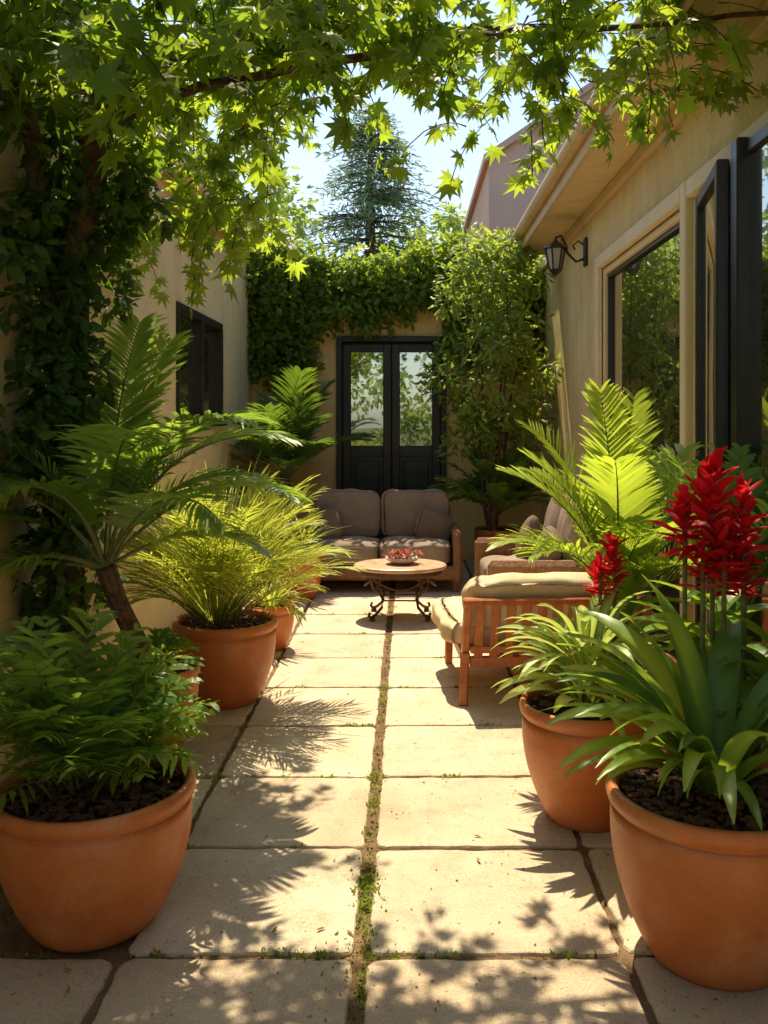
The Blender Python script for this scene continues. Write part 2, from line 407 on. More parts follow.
def f(m):
    y0,y1,z0,z1=7.4,9.2,1.68,2.68;X=-1.93;w=.07
    m.box((X,(y0+y1)/2,z1-w/2),(.1,y1-y0,w),bev=.005);m.box((X,(y0+y1)/2,z0+w/2),(.1,y1-y0,w),bev=.005)
    for y in(y0+w/2,(y0+y1)/2,y1-w/2): m.box((X+.004,y,(z0+z1)/2),(.1,w,z1-z0-2*w),bev=.005)
    m.box((-1.89,(y0+y1)/2,z0-.02),(.09,y1-y0+.1,.04),bev=.005)
part('window_frame',[M['black']],lh,f)
part('window_pane',[M['glass']],lh,lambda m:m.box((-1.95,8.3,2.18),(.01,1.7,.9)))

# ------------------------------------------------------------------ back house with french doors
bh=empty('back_house')
dx0,dx1,dz=-.86,.48,2.72;Y=11.0
def f(m):
    for (x0,x1,z0,z1) in [(-2.3,dx0,-.1,3.35),(dx1,2.2,-.1,3.35),(dx0,dx1,dz,3.35)]:
        m.box(((x0+x1)/2,Y+.1,(z0+z1)/2),(x1-x0,.2,z1-z0))
    m.box((0,13.1,1.6),(4.4,3.8,3.3))
part('walls',[M['stucco_back']],bh,f)
part('roof',[M['tile']],bh,lambda m:m.box((0,13,3.40),(4.7,4.0,.1)))
def f(m):
    w=.07
    m.box((dx0+w/2,Y+.02,dz/2),(w,.16,dz),bev=.006);m.box((dx1-w/2,Y+.02,dz/2),(w,.16,dz),bev=.006)
    m.box(((dx0+dx1)/2,Y+.02,dz-w/2+.002),(dx1-dx0-2*w,.156,w),bev=.006)
    m.box(((dx0+dx1)/2,Y-.03,.02),(dx1-dx0,.25,.06),bev=.006)
part('door_frame',[M['black']],bh,f)
for k in range(2):
    a=dx0+.07+k*((dx1-dx0-.14)/2);b=a+(dx1-dx0-.14)/2
    def f(m):
        s=.1
        m.box((a+s/2+.003,Y+.04,1.33),(s,.06,2.6),bev=.008);m.box((b-s/2-.003,Y+.04,1.33),(s,.06,2.6),bev=.008)
        m.box(((a+b)/2,Y+.04,2.58),(b-a-2*s,.058,.1),bev=.006);m.box(((a+b)/2,Y+.04,1.32),(b-a-2*s,.058,.13),bev=.006)
        m.box(((a+b)/2,Y+.04,.12),(b-a-2*s,.058,.2),bev=.006)
        m.box(((a+b)/2,Y+.055,.75),(b-a-2*s,.03,1.05));m.box(((a+b)/2,Y+.035,.75),(b-a-2*s-.1,.03,.9),bev=.01)
        hx=b-.05 if k==0 else a+.05
        m.beam((hx,Y-.03,1.28),(hx+(-.1 if k==0 else .1),Y-.03,1.28),.016,.016);m.box((hx,Y-.0,1.28),(.03,.05,.12),bev=.004)
    part('door_leaf',[M['black']],bh,f)
    part('door_glass',[M['glass']],bh,lambda m:m.box(((a+b)/2,Y+.05,1.96),(b-a-.19,.01,1.16)))

nb=empty('neighbor_house')
def f(m):
    x0,x1,y0,y1=1.12,5,12.3,17
    m.add([(x0,y0,0),(x1,y0,0),(x1,y1,0),(x0,y1,0),(x0,y0,5.25),(x1,y0,7.9),(x1,y1,7.9),(x0,y1,5.25)],[(0,1,5,4),(1,2,6,5),(2,3,7,6),(3,0,4,7),(4,5,6,7)])
part('walls',[M['stucco_pink']],nb,f)
def f(m):
    x0,x1,y0,y1=1.04,5.2,12.2,17.2;a,b=5.2,8.03
    m.add([(x0,y0,a),(x1,y0,b),(x1,y1,b),(x0,y1,a),(x0,y0,a+.10),(x1,y0,b+.10),(x1,y1,b+.10),(x0,y1,a+.10)],[(0,1,5,4),(1,2,6,5),(2,3,7,6),(3,0,4,7),(4,5,6,7),(3,2,1,0)])
part('roof',[M['stucco_pink']],nb,f)
part('window',[M['black']],nb,lambda m:(m.box((2.3,12.29,4.4),(.6,.06,.7),bev=.01)))

# ------------------------------------------------------------------ right house
rh=empty('patio_house')
X=1.65
def f(m):
    for (y0,y1,z0,z1) in [(-3,.5,-.1,3.62),(.5,5.05,2.98,3.62),(5.05,5.32,-.1,3.62),(5.32,7.62,2.98,3.62),(5.32,7.62,-.1,.12),(7.62,11.0,-.1,3.62)]:
        m.box((X+.1,(y0+y1)/2,(z0+z1)/2),(.2,y1-y0,z1-z0))
part('walls',[M['stucco']],rh,f)
def f(m):
    m.box((4.9,4,1.75),(.1,14,3.7));m.box((3.4,-3,1.75),(3,.1,3.7));m.box((3.4,10.9,1.75),(3,.1,3.7));m.box((3.4,4,-.02),(3,13.8,.04));m.box((3.4,4,3.58),(3,13.8,.04))
part('room',[M['room']],rh,f)
def f(m):
    m.add([(1.27,-3.2,3.62),(1.27,10.1,3.62),(5.4,10.1,5.4),(5.4,-3.2,5.4),(1.27,-3.2,3.72),(1.27,10.1,3.72),(5.4,10.1,5.5),(5.4,-3.2,5.5)],
          [(3,2,1,0),(4,5,6,7),(0,1,5,4),(1,2,6,5),(3,0,4,7)])
part('roof',[M['tile']],rh,f)
part('soffit',[M['soffit']],rh,lambda m:m.box((1.47,3.4,3.605),(.36,13.2,.03)))
def f(m):
    m.box((1.26,3.45,3.64),(.035,13.3,.17),bev=.006); m.tube([(1.2,-3.2,3.70),(1.2,10.15,3.70)],.055,12); m.box((1.46,10.1,3.64),(.4,.03,.17))
    m.box((X-.02,9.3,3.54),(.05,3.3,.10),bev=.01);m.box((X-.02,3,3.54),(.05,9.3,.10),bev=.01)
part('fascia',[M['fascia']],rh,f)
def f(m):
    y0,y1,z0,z1=5.32,7.62,.12,2.98;w=.11
    m.box((X-.012,y1+w/2,(z0+z1+w)/2),(.06,w,z1-z0+w),bev=.01);m.box((X-.014,y0-w/2-.01,(z0+z1+w)/2),(.06,w,z1-z0+w),bev=.01)
    m.box((X-.010,(y0+y1)/2,z1+w/2),(.06,y1-y0,w),bev=.01)
    m.box((X-.010,2.8,z1+w/2),(.06,4.8,w),bev=.01)
    w=.05;xx=X+.05
    m.box((xx,(y0+y1)/2,z1-w/2-.003),(.08,y1-y0,w),bev=.005);m.box((xx,(y0+y1)/2,z0+w/2),(.08,y1-y0,w),bev=.005)
    for y in(y0+w/2+.003,y1-w/2-.003): m.box((xx,y,(z0+z1)/2),(.08,w,z1-z0-2*w-.01),bev=.005)
part('window_trim',[M['trim']],rh,f)
def f(m):
    y0,y1,z0,z1=5.37,7.57,.17,2.93;w=.035;xx=X+.062
    m.box((xx,(y0+y1)/2,z1-w/2),(.05,y1-y0,w));m.box((xx,(y0+y1)/2,z0+w/2),(.05,y1-y0,w))
    for y in(y0+w/2,y1-w/2): m.box((xx,y,(z0+z1)/2),(.05,w,z1-z0-2*w))
    y0,y1,z0,z1=.5,4.12,.0,2.98;w=.06;xx=1.575
    m.box((xx,(y0+y1)/2,z1-w/2),(.05,y1-y0,w),bev=.005);m.box((xx,(y0+y1)/2,z0+w/2),(.05,y1-y0,w),bev=.005)
    for y in(y0+w/2,2.3): m.box((xx,y,(z0+z1)/2),(.05,w,z1-z0-2*w),bev=.005)
    m.box((1.555,4.17,1.5),(.085,.09,3.0),bev=.008)
part('window_frame',[M['black']],rh,f)
part('window_pane',[M['glass']],rh,lambda m:(m.box((X+.07,6.47,1.55),(.01,2.2,2.75)),m.box((1.578,2.33,1.5),(.012,3.62,2.9))))
def leaf_door(m,g,a,b,z0,z1,w=.07,t=.06):
    a=Vector((*a,0));b=Vector((*b,0));d=(b-a).normalized()
    for p in(a+d*w/2,b-d*w/2): 
        q=d.to_track_quat('X','Z').to_matrix(); m.box((p.x,p.y,(z0+z1)/2),(w,t,z1-z0),0,q,bev=.006)
    for z in(z0+w/2,z1-w/2):
        c=(a+b)/2; m.box((c.x,c.y,z),((b-a).length-2*w,t*.96,w),0,q,bev=.006)
    c=(a+b)/2; g.box((c.x,c.y,(z0+z1)/2),((b-a).length-2*w+.01,.01,z1-z0-2*w+.01),0,q)
    c=a.lerp(b,.9)+Vector((-.05,0,0)); m.box((c.x,c.y,1.1),(.02,.03,.18),bev=.004)
m1=MB();g1=MB()
leaf_door(m1,g1,(1.64,5.03),(1.50,4.27),.03,2.94)
m1.obj('folding_door',[M['black']],parent=rh);g1.obj('folding_door_glass',[M['glass']],parent=rh)

wl=empty('wall_lantern')
def f(m):
    cx,cy,cz=1.36,8.25,3.20
    m.box((X-.015,cy,cz+.04),(.03,.10,.26),bev=.01)
    m.tube([(X-.02,cy,cz-.02),(X-.10,cy,cz-.05),(X-.18,cy,cz+.03),(X-.2,cy,cz+.12),(X-.24,cy,cz+.19),(cx,cy,cz+.17)],.012,6)
    m.tube([(X-.02,cy,cz+.1),(X-.08,cy,cz+.14),(X-.13,cy,cz+.10),(X-.11,cy,cz+.06)],.009,6)
    m.lathe([(.0,.18),(.012,.17),(.02,.14),(.115,.085),(.12,.07),(.09,.066),(.0,.066)],(cx,cy,cz),6)
    m.lathe([(.0,-.18),(.02,-.17),(.055,-.14),(.06,-.12),(.0,-.12)],(cx,cy,cz),6)
    for k in range(6):
        a=k*math.pi/3; m.tube([(cx+.055*math.cos(a),cy+.055*math.sin(a),cz-.125),(cx+.092*math.cos(a),cy+.092*math.sin(a),cz+.07)],.008,5)
part('bracket',[M['black']],wl,f)
part('glass',[M['lampglass']],wl,lambda m:m.lathe([(.05,-.12),(.083,.065)],(1.36,8.25,3.20),6))

# ------------------------------------------------------------------ pots
def pot(cx,cy,r,h,base=.6,belly=1.0,lip=.06):
    m=MB()
    b=r*base
    pr=[(0,0),(b*.96,0),(b,.01)]
    for i in range(1,17):
        t=i/16; rr=b+(r*.965-b)*(math.sin(t*math.pi*.56)**.85)*belly
        pr.append((rr,.01+(h-lip-.02)*t))
    pr+=[(r*.94,h-lip-.008),(r*.955,h-lip+.002),(r*.99,h-lip+.012),(r*1.005,h-lip*.5),(r*.995,h-.012),(r*.975,h-.002),(r*.95,h),(r*.915,h-.003),(r*.90,h-.014),(r*.885,h-.03),(r*.87,h-.12)]
    m.lathe(pr,(cx,cy,0),64,0,.008)
    e=empty('terracotta_pot'); m.obj('pot_body',[M['terra']],True,e)
    s=MB();n=26;vs=[];fs=[];R=r*.88;zz=h-.035
    vs.append((cx,cy,zz+.02))
    for i in range(1,9):
        for k in range(n):
            a=2*math.pi*k/n;rr=R*i/8; vs.append((cx+rr*math.cos(a),cy+rr*math.sin(a),zz+.02*(1-i/8)+random.uniform(-.006,.006)))
    for k in range(n): fs.append((0,1+k,1+(k+1)%n))
    for i in range(7):
        for k in range(n): fs.append((1+i*n+k,1+(i+1)*n+k,1+(i+1)*n+(k+1)%n,1+i*n+(k+1)%n))
    s.add(vs,fs)
    for _ in range(int(1400*r)):
        a=random.random()*6.28;rr=R*math.sqrt(random.random())*.95;q=random.uniform(.006,.018)
        rot=Matrix.Rotation(random.random()*6,3,'Z')@Matrix.Rotation(random.uniform(-.6,.6),3,'X')
        s.box((cx+rr*math.cos(a),cy+rr*math.sin(a),zz+.008+.014*(1-rr/R)),(q*1.6,q,q*.6),1,rot,random.random())
    s.obj('potting_soil',[M['soil'],M['bark_chip']],False,e)
R=D2R
pot(-1.06,3.06,.33,.47,.60)
pot(-1.30,4.70,.215,.42,.62)
pot(-1.10,5.45,.315,.50,.60)
pot(-1.02,6.70,.185,.34,.62)
pot(-1.0,8.6,.20,.42,.62)
pot(1.02,10.0,.28,.50,.62)
pot(.77,3.86,.285,.50,.58)
pot(.99,2.88,.345,.53,.62)
pot(1.15,4.75,.27,.45,.62)

# fern-like plant, front-left pot
m=MB()
for i in range(105):
    az=random.random()*6.283; t=random.random()
    el=(90-55*t+random.uniform(-8,8))*R
    ln=random.uniform(.40,.72)*(1-.25*t)
    if math.cos(az)>.2: ln*=.88
    b=(-1.12+.09*math.cos(az)*random.random(),3.12+.09*math.sin(az)*random.random(),.44)
    m.frond(b,az,el,ln,random.uniform(40,85)*R*(1-.2*t),nl=random.randint(8,12),ll=random.uniform(.10,.155),lw=.021,t0=.32,fwd=.7,ldroop=.8,r0=.004,vee=.15,jit=.4,bend=random.uniform(-.6,.6))
m.obj('fern_plant',[L['fern'],M['stem']])

# big palm on left
m=MB()
bx,by,bz=-1.46,4.35,.98
m.tube([(-1.32,4.68,.35),(-1.37,4.6,.55),(-1.43,4.45,.8),(bx,by,bz+.02)],[.06,.052,.048,.05],10,2)
FR=[(-8,66,1.28,86),(5,50,1.12,80),(-22,72,1.35,92),(-38,52,1.1,95),(85,84,1.35,25),(62,82,1.30,35),(165,62,1.05,80),(-150,58,1.1,95),(-110,66,1.0,110),(-130,25,.85,85),(-160,15,.8,70),(25,60,1.0,90),(140,65,1.1,80),(-60,75,1.2,95),(-140,70,1.2,85),(12,32,.8,70),(-168,45,1.0,90)]
for az,el,ln,dr in FR:
    m.frond((bx,by,bz),(az+random.uniform(-5,5))*R,el*R,ln*.95,dr*R,nl=46,ll=.33,lw=.021,t0=.26,fwd=.75,ldroop=.7,r0=.012,vee=.3,jit=.08,bend=random.uniform(-.25,.25))
m.obj('palm_tree',[L['palm'],M['stem'],M['trunk']])

# areca palm
m=MB()
ax=-1.14
for i in range(115):
    az=random.random()*6.283;t=random.random()
    el=(90-48*t)*R; ln=random.uniform(.68,1.12)*(1-.16*t)
    b=(ax+.10*math.cos(az)*random.random(),5.45+.10*math.sin(az)*random.random(),.45)
    m.frond(b,az,el,ln,random.uniform(30,80)*R,nl=16,ll=random.uniform(.19,.26),lw=.011,t0=.34,fwd=1.5,ldroop=.55,r0=.0045,vee=.35,jit=.3,bend=random.uniform(-.3,.3))
for i in range(190):
    az=random.random()*6.283;t=random.random()
    m.blade((ax+.08*math.cos(az),5.45+.08*math.sin(az),.5),az,(90-50*t)*R,random.uniform(.5,1.1),.012,random.uniform(20,80)*R,9,.2,0,random.random())
m.obj('areca_palm',[L['bamboo'],M['stem']])
m=MB()
for (cx,cy,cz,n,ln) in [(-1.02,6.70,.3,110,.36)]:
    for i in range(n):
        az=random.random()*6.283; m.blade((cx+.05*math.cos(az),cy+.05*math.sin(az),cz),az,random.uniform(30,88)*R,random.uniform(.6,1.1)*ln,.014,random.uniform(40,110)*R,6,.2,0,random.random())
m.obj('grass_plant',[L['bamboo']])
m=MB()
for i in range(20):
    az=random.random()*6.283
    m.frond((-1.32,4.70,.38),az,random.uniform(45,80)*R,random.uniform(.18,.28),70*R,nl=9,ll=.10,lw=.02,t0=.3,r0=.004,jit=.3)
m.obj('fern_plant',[L['fern'],M['stem']])
m=MB()
for i in range(30):
    az=random.random()*6.283;t=random.random()
    if math.cos(az)>.3: t*=.6
    m.frond((-1.34,9.9,1.05+random.uniform(-.1,.1)),az,(88-75*t)*R,random.uniform(.8,1.25),random.uniform(30,60)*R,nl=28,ll=.34,lw=.024,t0=.35,fwd=1.0,ldroop=.6,r0=.008,jit=.12)
m.tube([(-1.34,9.9,.0),(-1.34,9.9,1.1)],.06,9,2)
m.obj('palm_tree',[L['ivydark'],M['stem'],M['trunk']])
m=MB()
for i in range(60):
    az=random.random()*6.283
    m.blade((-1.0,8.6,.38),az,random.uniform(55,88)*R,random.uniform(.3,.5),.03,random.uniform(40,90)*R,7,.2,0,random.random())
m.obj('spider_plant',[L['shrub']])

# right: bright palm
m=MB();bx,by,bz=1.05,4.50,.68
m.tube([(1.15,4.75,.38),(1.10,4.62,.5),(bx,by,bz)],[.05,.05,.045],9,2)
for az,el,ln,dr in [(175,68,.80,95),(165,78,1.0,65),(150,82,1.15,50),(100,88,1.22,20),(60,84,1.25,35),(20,72,1.15,75),(-5,62,1.0,95),(-30,70,1.0,90),(-90,72,.85,80),(-150,68,.75,90),(-60,58,.85,90),(130,74,1.0,60),(40,75,1.15,60),(-100,82,1.0,55),(-165,80,1.0,50),(-25,50,.9,90)]:
    m.frond((bx,by,bz),(az+random.uniform(-4,4))*R,el*R,ln*.98,dr*R,nl=36,ll=.26,lw=.021,t0=.22,fwd=.9,ldroop=.55,r0=.010,vee=.45,jit=.08,var=random.uniform(.4,1),bend=random.uniform(-.2,.2))
m.obj('bright_palm',[L['brightpalm'],M['stem'],M['trunk']])

m=MB()
vp=lambda t: (math.sin(math.pi*min(1,t*.96+.03))**.8)
for i in range(110):
    az=random.random()*6.283;t=random.random();h=random.uniform(0,.28)
    m.blade((.77+.07*math.cos(az),3.86+.07*math.sin(az),.48+h),az,(82-60*t)*R,random.uniform(.25,.40),random.uniform(.04,.06),random.uniform(50,95)*R,9,.35,0,random.random()*.7,vp,random.uniform(-.6,.6),rib=.5)
for i in range(7):
    a=i*.9; m.tube([(.77+.03*math.cos(a),3.86+.03*math.sin(a),.42),(.77+.06*math.cos(a),3.86+.06*math.sin(a),.76)],.008,6,1)
m.obj('variegated_plant',[L['varieg'],M['stem']])
# strap plant in right front pot
m=MB()
sp=lambda t: (math.sin(math.pi*min(1,(t**.9)*.95+.04))**.75)
SP=[(182,70,.66,.065,95),(170,58,.62,.065,85),(195,62,.66,.07,90),(150,70,.70,.08,80),(125,72,.78,.10,75),(100,78,.82,.12,65),(60,74,.74,.11,75),(20,65,.66,.10,80),(-20,60,.66,.085,90),(-60,58,.6,.075,100),(-100,52,.52,.065,95),(-130,55,.55,.065,90),(-160,52,.58,.06,95),(-145,70,.62,.075,95),(-80,70,.62,.08,100),(210,50,.55,.06,80),(225,68,.6,.07,90),(140,60,.64,.07,80),(168,78,.74,.09,80),(-10,74,.7,.10,75),(40,55,.62,.085,80),(185,76,.66,.08,95),(-175,42,.5,.055,80),(-115,62,.56,.07,100),(80,68,.7,.09,80)]
for az,el,ln,w,dr in SP+[(a+random.uniform(8,25),e-random.uniform(-6,8),l*random.uniform(.7,.95),w*.75,d) for a,e,l,w,d in SP]:
    az+=random.uniform(-5,5)
    m.blade((.99+.05*math.cos(az*R),2.90+.05*math.sin(az*R),.50),az*R,el*R,ln,w,dr*R,14,.35,0,random.random()*.75,sp,random.uniform(-.9,.9),.003,rib=.45)
m.obj('strap_leaf_plant',[L['strap']],True)
# red ginger
m=MB()
def ginger(x,y,h,rad,n,ln):
    m.tube([(x,y,0.3),(x+.01,y,h)],[.012,.008],6,1)
    for k in range(n):
        t=k/n; z=h-ln*(1-t)+random.uniform(-.01,.01); az=k*2.4+random.uniform(-.5,.5)
        e=(0+62*t+random.uniform(-18,18))*R
        m.blade((x+random.uniform(-.015,.015),y+random.uniform(-.015,.015),z),az,e,rad*(1-.25*t)*random.uniform(.65,1.3),rad*.36,random.uniform(-35,35)*R,6,.5,2,random.random(),vp,random.uniform(-.6,.6),rib=.1)
ginger(1.12,3.32,1.50,.14,62,.28)
ginger(1.23,3.30,1.43,.12,46,.24)
ginger(1.03,3.36,1.40,.11,42,.20)
ginger(1.13,3.23,1.30,.12,44,.20)
ginger(1.21,3.26,1.22,.10,34,.16)
ginger(1.06,3.25,1.24,.08,26,.14)
ginger(.92,4.02,1.14,.095,44,.20)
ginger(.85,4.00,1.05,.08,34,.15)
for i in range(56):
    az=random.random()*6.283;z=random.uniform(.45,.9); x,y=random.choice([(1.14,3.40),(1.28,3.6),(1.0,4.2),(1.33,3.25)])
    m.blade((x,y,z),az,random.uniform(20,75)*R,random.uniform(.28,.42),random.uniform(.08,.12),random.uniform(30,90)*R,9,.3,0,random.random()*.7,vp)
m.obj('red_ginger_plant',[L['strap'],M['stem'],L['red']])
m=MB()
for (x,y,z,n,ln) in [(1.36,3.75,.75,20,.95),(1.42,5.9,.3,10,.7)]:
    for i in range(n):
        az=random.random()*6.283
        m.frond((x,y,z),az,random.uniform(65,90)*R,random.uniform(.7,1.05)*ln,45*R,nl=20,ll=.15,lw=.024,t0=.3,r0=.006,jit=.25)
m.obj('fern_bush',[L['fern'],M['stem']])

# ------------------------------------------------------------------ tall shrub right-back
m=MB();cx,cy=.93,9.8
for k in range(6):
    a=k*1.05; p=[(cx+.03*math.cos(a),cy+.03*math.sin(a),.45)]
    for j in range(1,8):
        t=j/7; p.append((cx+(.03+.34*t)*math.cos(a)*(1 if j<6 else .8)+random.gauss(0,.015),cy+(.03+.3*t)*math.sin(a)+random.gauss(0,.015),.45+2.7*t))
    m.tube(p,[.022*(1-.7*j/7) for j in range(8)],6,1)
C=[];Rr=[]
for _ in range(95):
    z=random.uniform(1.45,3.65); w=.66*math.sin(math.pi*min(1,max(.12,(z-1.0)/2.9)))**.6
    a=random.random()*6.283;q=math.sqrt(random.random())
    C.append((cx+w*q*math.cos(a),cy+w*q*math.sin(a)*.9,z));Rr.append(random.uniform(.12,.24))
clumps(m,T_oval(.42),C,Rr,44,.115,0,.25)
m.obj('tall_shrub',[L['shrub'],M['trunk']])
m=MB()
for i in range(60):
    az=random.random()*6.283;t=random.random()
    m.frond((1.0,9.9,.65),az,(85-50*t)*R,random.uniform(.5,.95),random.uniform(30,70)*R,nl=18,ll=.17,lw=.028,t0=.25,r0=.006,jit=.25)
m.obj('fern_bush',[L['fern'],M['stem']])

# ------------------------------------------------------------------ ivy
m=MB();C=[];Rr=[]
for _ in range(250):
    x=random.uniform(-2.0,1.75); z=3.36+random.uniform(-.34,.38)+.14*math.sin(x*3)-.08*abs(x)*random.random()
    C.append((x,10.80+random.uniform(-.1,.25),z));Rr.append(random.uniform(.10,.26))
for _ in range(80):
    x=random.uniform(-1.9,-.95); z=random.uniform(2.1,3.4)
    if z<2.8 and x>-1.2: continue
    C.append((x,10.85+random.uniform(-.1,.05),z));Rr.append(random.uniform(.1,.2))
for _ in range(40):
    C.append((random.uniform(.5,1.6),10.8+random.uniform(-.1,.05),random.uniform(2.4,3.4)));Rr.append(random.uniform(.1,.2))
clumps(m,OVAL,C,Rr,42,.10,0,.3)
m.obj('ivy_hedge',[L['ivy']])

# ------------------------------------------------------------------ vine tree (left) and canopy
m=MB()
m.tube([(-1.66,4.55,0),(-1.72,4.55,.7),(-1.74,4.52,1.4),(-1.68,4.5,2.0),(-1.62,4.45,2.6),(-1.50,4.35,3.1),(-1.42,4.3,3.5),(-1.3,4.3,4.1)],[.12,.10,.09,.085,.08,.075,.06,.045],12)
m.tube([(-1.66,4.48,1.9),(-1.78,4.4,2.5),(-1.76,4.25,3.0),(-1.85,4.0,3.6)],[.06,.05,.045,.03],8)
BR=[[(-1.50,4.35,3.1),(-1.1,4.2,3.22),(-.4,4.05,3.32),(.1,4.0,3.36),(.5,4.0,3.43),(.9,4.0,3.44),(1.8,4.0,3.52)],
    [(-1.42,4.3,3.5),(-1.2,4.8,3.7),(-1.2,5.3,3.8),(-1.3,5.9,3.75)],
    [(-1.42,4.3,3.4),(-.6,4.4,3.55),(.4,4.6,3.7),(1.3,4.7,3.75)],
    [(-1.3,4.3,3.8),(-.9,3.4,3.9),(-.2,2.2,4.1),(.6,1.0,4.2)],
    [(-1.6,4.45,2.7),(-1.45,5.0,3.2),(-1.45,5.6,3.4)]]
for b in BR:
    pts=[];
    for i in range(len(b)-1):
        for k in range(5):
            p=Vector(b[i]).lerp(Vector(b[i+1]),k/5)+Vector((random.gauss(0,.008),random.gauss(0,.01),random.gauss(0,.008)));pts.append(p)
    pts.append(Vector(b[-1])); n=len(pts)
    m.tube(pts,[.026*(1-.6*i/n) for i in range(n)],8)
ps=[];ds=[];ns=[];ss=[];vv=[]
def twigs(n,x,y,z,ln,size,v=(.2,.8),hang=.6,den=.62):
    for _ in range(n):
        p=Vector((random.uniform(*x),random.uniform(*y),random.uniform(*z)))
        az=random.random()*6.283;e=random.uniform(-.5,.4);Ln=random.uniform(*ln);st=int(Ln/.05)+2
        pts=[p.copy()];va=random.uniform(*v)
        for k in range(st):
            e-=random.uniform(.0,.26)*hang; e=max(e,-1.3); az+=random.uniform(-.22,.22)
            d=Vector((math.cos(az)*math.cos(e),math.sin(az)*math.cos(e),math.sin(e)))
            p=p+d*.05; pts.append(p.copy())
            for sg in(-1,1):
                if random.random()<den:
                    sd=Vector((-math.sin(az),math.cos(az),0))*sg
                    dd=sd*.9+d*.5+Vector((0,0,-.45))+Vector((random.gauss(0,.4),random.gauss(0,.4),random.gauss(0,.35)))
                    pe=p+dd.normalized()*random.uniform(.01,.04)
                    ps.append(pe);ds.append(dd);ns.append(Vector((random.gauss(0,.55),random.gauss(-.35,.55),random.gauss(.6,.45))))
                    ss.append(size*random.uniform(.5,1.25));vv.append(min(1,max(0,random.gauss(va,.18))))
        m.tube(pts,[.005]+[.003]*(len(pts)-1),4,0,caps=False)
twigs(160,(-2.1,-.45),(3.2,4.5),(3.20,4.0),(.2,.5),.12,(.0,.6))
twigs(66,(-.7,.8),(3.6,4.4),(3.38,3.8),(.2,.42),.11,(.1,.8))
twigs(46,(.5,1.40),(3.7,4.5),(3.24,3.7),(.2,.48),.10,(.4,1))
twigs(78,(-1.75,-.75),(4.9,5.8),(2.9,3.9),(.3,.6),.105,(.5,1),.9)
twigs(12,(.2,.90),(4.0,4.6),(3.15,3.5),(.25,.42),.095,(.5,1),1)
twigs(12,(-.8,.05),(4.1,4.7),(3.25,3.7),(.25,.42),.095,(.4,1),1)
twigs(40,(-2.0,1.3),(.4,2.8),(3.8,4.3),(.3,.6),.15)  # unseen leaves added above the camera to shade the foreground
scatter(m,MAPLE,ps,ds,ns,ss,1,np.array(vv))
m.obj('vine_canopy',[M['trunk'],L['canopy']])
m=MB();C=[];Rr=[]
for _ in range(80):
    z=random.uniform(.5,3.3);C.append((-1.70+random.gauss(0,.07),4.42+random.gauss(0,.1),z));Rr.append(random.uniform(.08,.16))
for _ in range(14): C.append((random.uniform(-1.55,-1.28),4.5+random.gauss(0,.12),random.uniform(2.3,3.0)));Rr.append(random.uniform(.07,.12))
for _ in range(20): C.append((random.uniform(-1.85,-1.75),random.uniform(3.6,4.6),random.uniform(1.4,3.2)));Rr.append(random.uniform(.08,.15))
clumps(m,OVAL,C,Rr,34,.09,0,.7)
m.obj('ivy_vine',[L['ivydark']])

# ------------------------------------------------------------------ background trees
m=MB();bx,by=-1.1,27
m.tube([(bx,by,0),(bx,by,6),(bx,by,11.0)],[.3,.2,.03],10,1)
P=[];Dd=[];Nn=[];S=[]
for i in range(240):
    t=random.random()**.8; z=3.2+7.8*t; az=random.random()*6.283;Ln=(3.4*(1-t)**.7+.35)*random.uniform(.45,1.25)
    p0=Vector((bx,by,z));d=Vector((math.cos(az),math.sin(az),.15))
    pts=[p0+d*Ln*q-Vector((0,0,.35*Ln*q*q)) for q in(0,.33,.66,1)]
    m.tube(pts,[.035,.025,.018,.008],4,1,caps=False)
    for k in range(int(14+Ln*24)):
        q=random.uniform(.15,1);pp=p0+d*Ln*q-Vector((0,0,.35*Ln*q*q))+Vector((random.gauss(0,.15),random.gauss(0,.15),random.gauss(-.07,.12)))
        P.append(pp);Dd.append(d+Vector((random.gauss(0,.7),random.gauss(0,.7),random.gauss(-.2,.4))));Nn.append((random.gauss(0,.4),random.gauss(0,.4),1));S.append(random.uniform(.16,.34))
scatter(m,T_oval(.2),P,Dd,Nn,S,0)
m.obj('pine_tree',[L['pine'],M['trunk']])
def bgtree(x,y,h,w,n,mat,sz,name='background_trees'):
    m=MB();m.tube([(x,y,0),(x+.1,y,h*.5),(x,y,h*.8)],[.25,.16,.05],8,1);C=[];Rr=[]
    for _ in range(n):
        d=rng.normal(0,1,3);d/=np.linalg.norm(d);q=rng.random()**.4
        C.append((x+d[0]*w*q,y+d[1]*w*q,h*.62+d[2]*h*.38*q));Rr.append(random.uniform(.18,.32)*w)
    clumps(m,OVAL,C,Rr,70,sz,0,.3); return m.obj(name,[mat,M['trunk']])
bgtree(1.5,19,6.6,1.6,50,L['far'],.2,'leafy_tree')
bgtree(-4.5,22,8.5,2.3,40,L['far'],.26,'leafy_tree')
bgtree(.8,30,8.4,2.8,45,L['far'],.3,'leafy_tree')
m=MB();C=[];Rr=[]
for _ in range(150): C.append((random.uniform(-5,5),-6+random.uniform(-.5,.5),random.uniform(0,4.0)));Rr.append(random.uniform(.3,.7))
clumps(m,OVAL,C,Rr,50,.22,0,.3)
m.obj('unseen_reflection_hedge',[L['far']])  # added behind the camera to reflect in the glass and cut light from behind

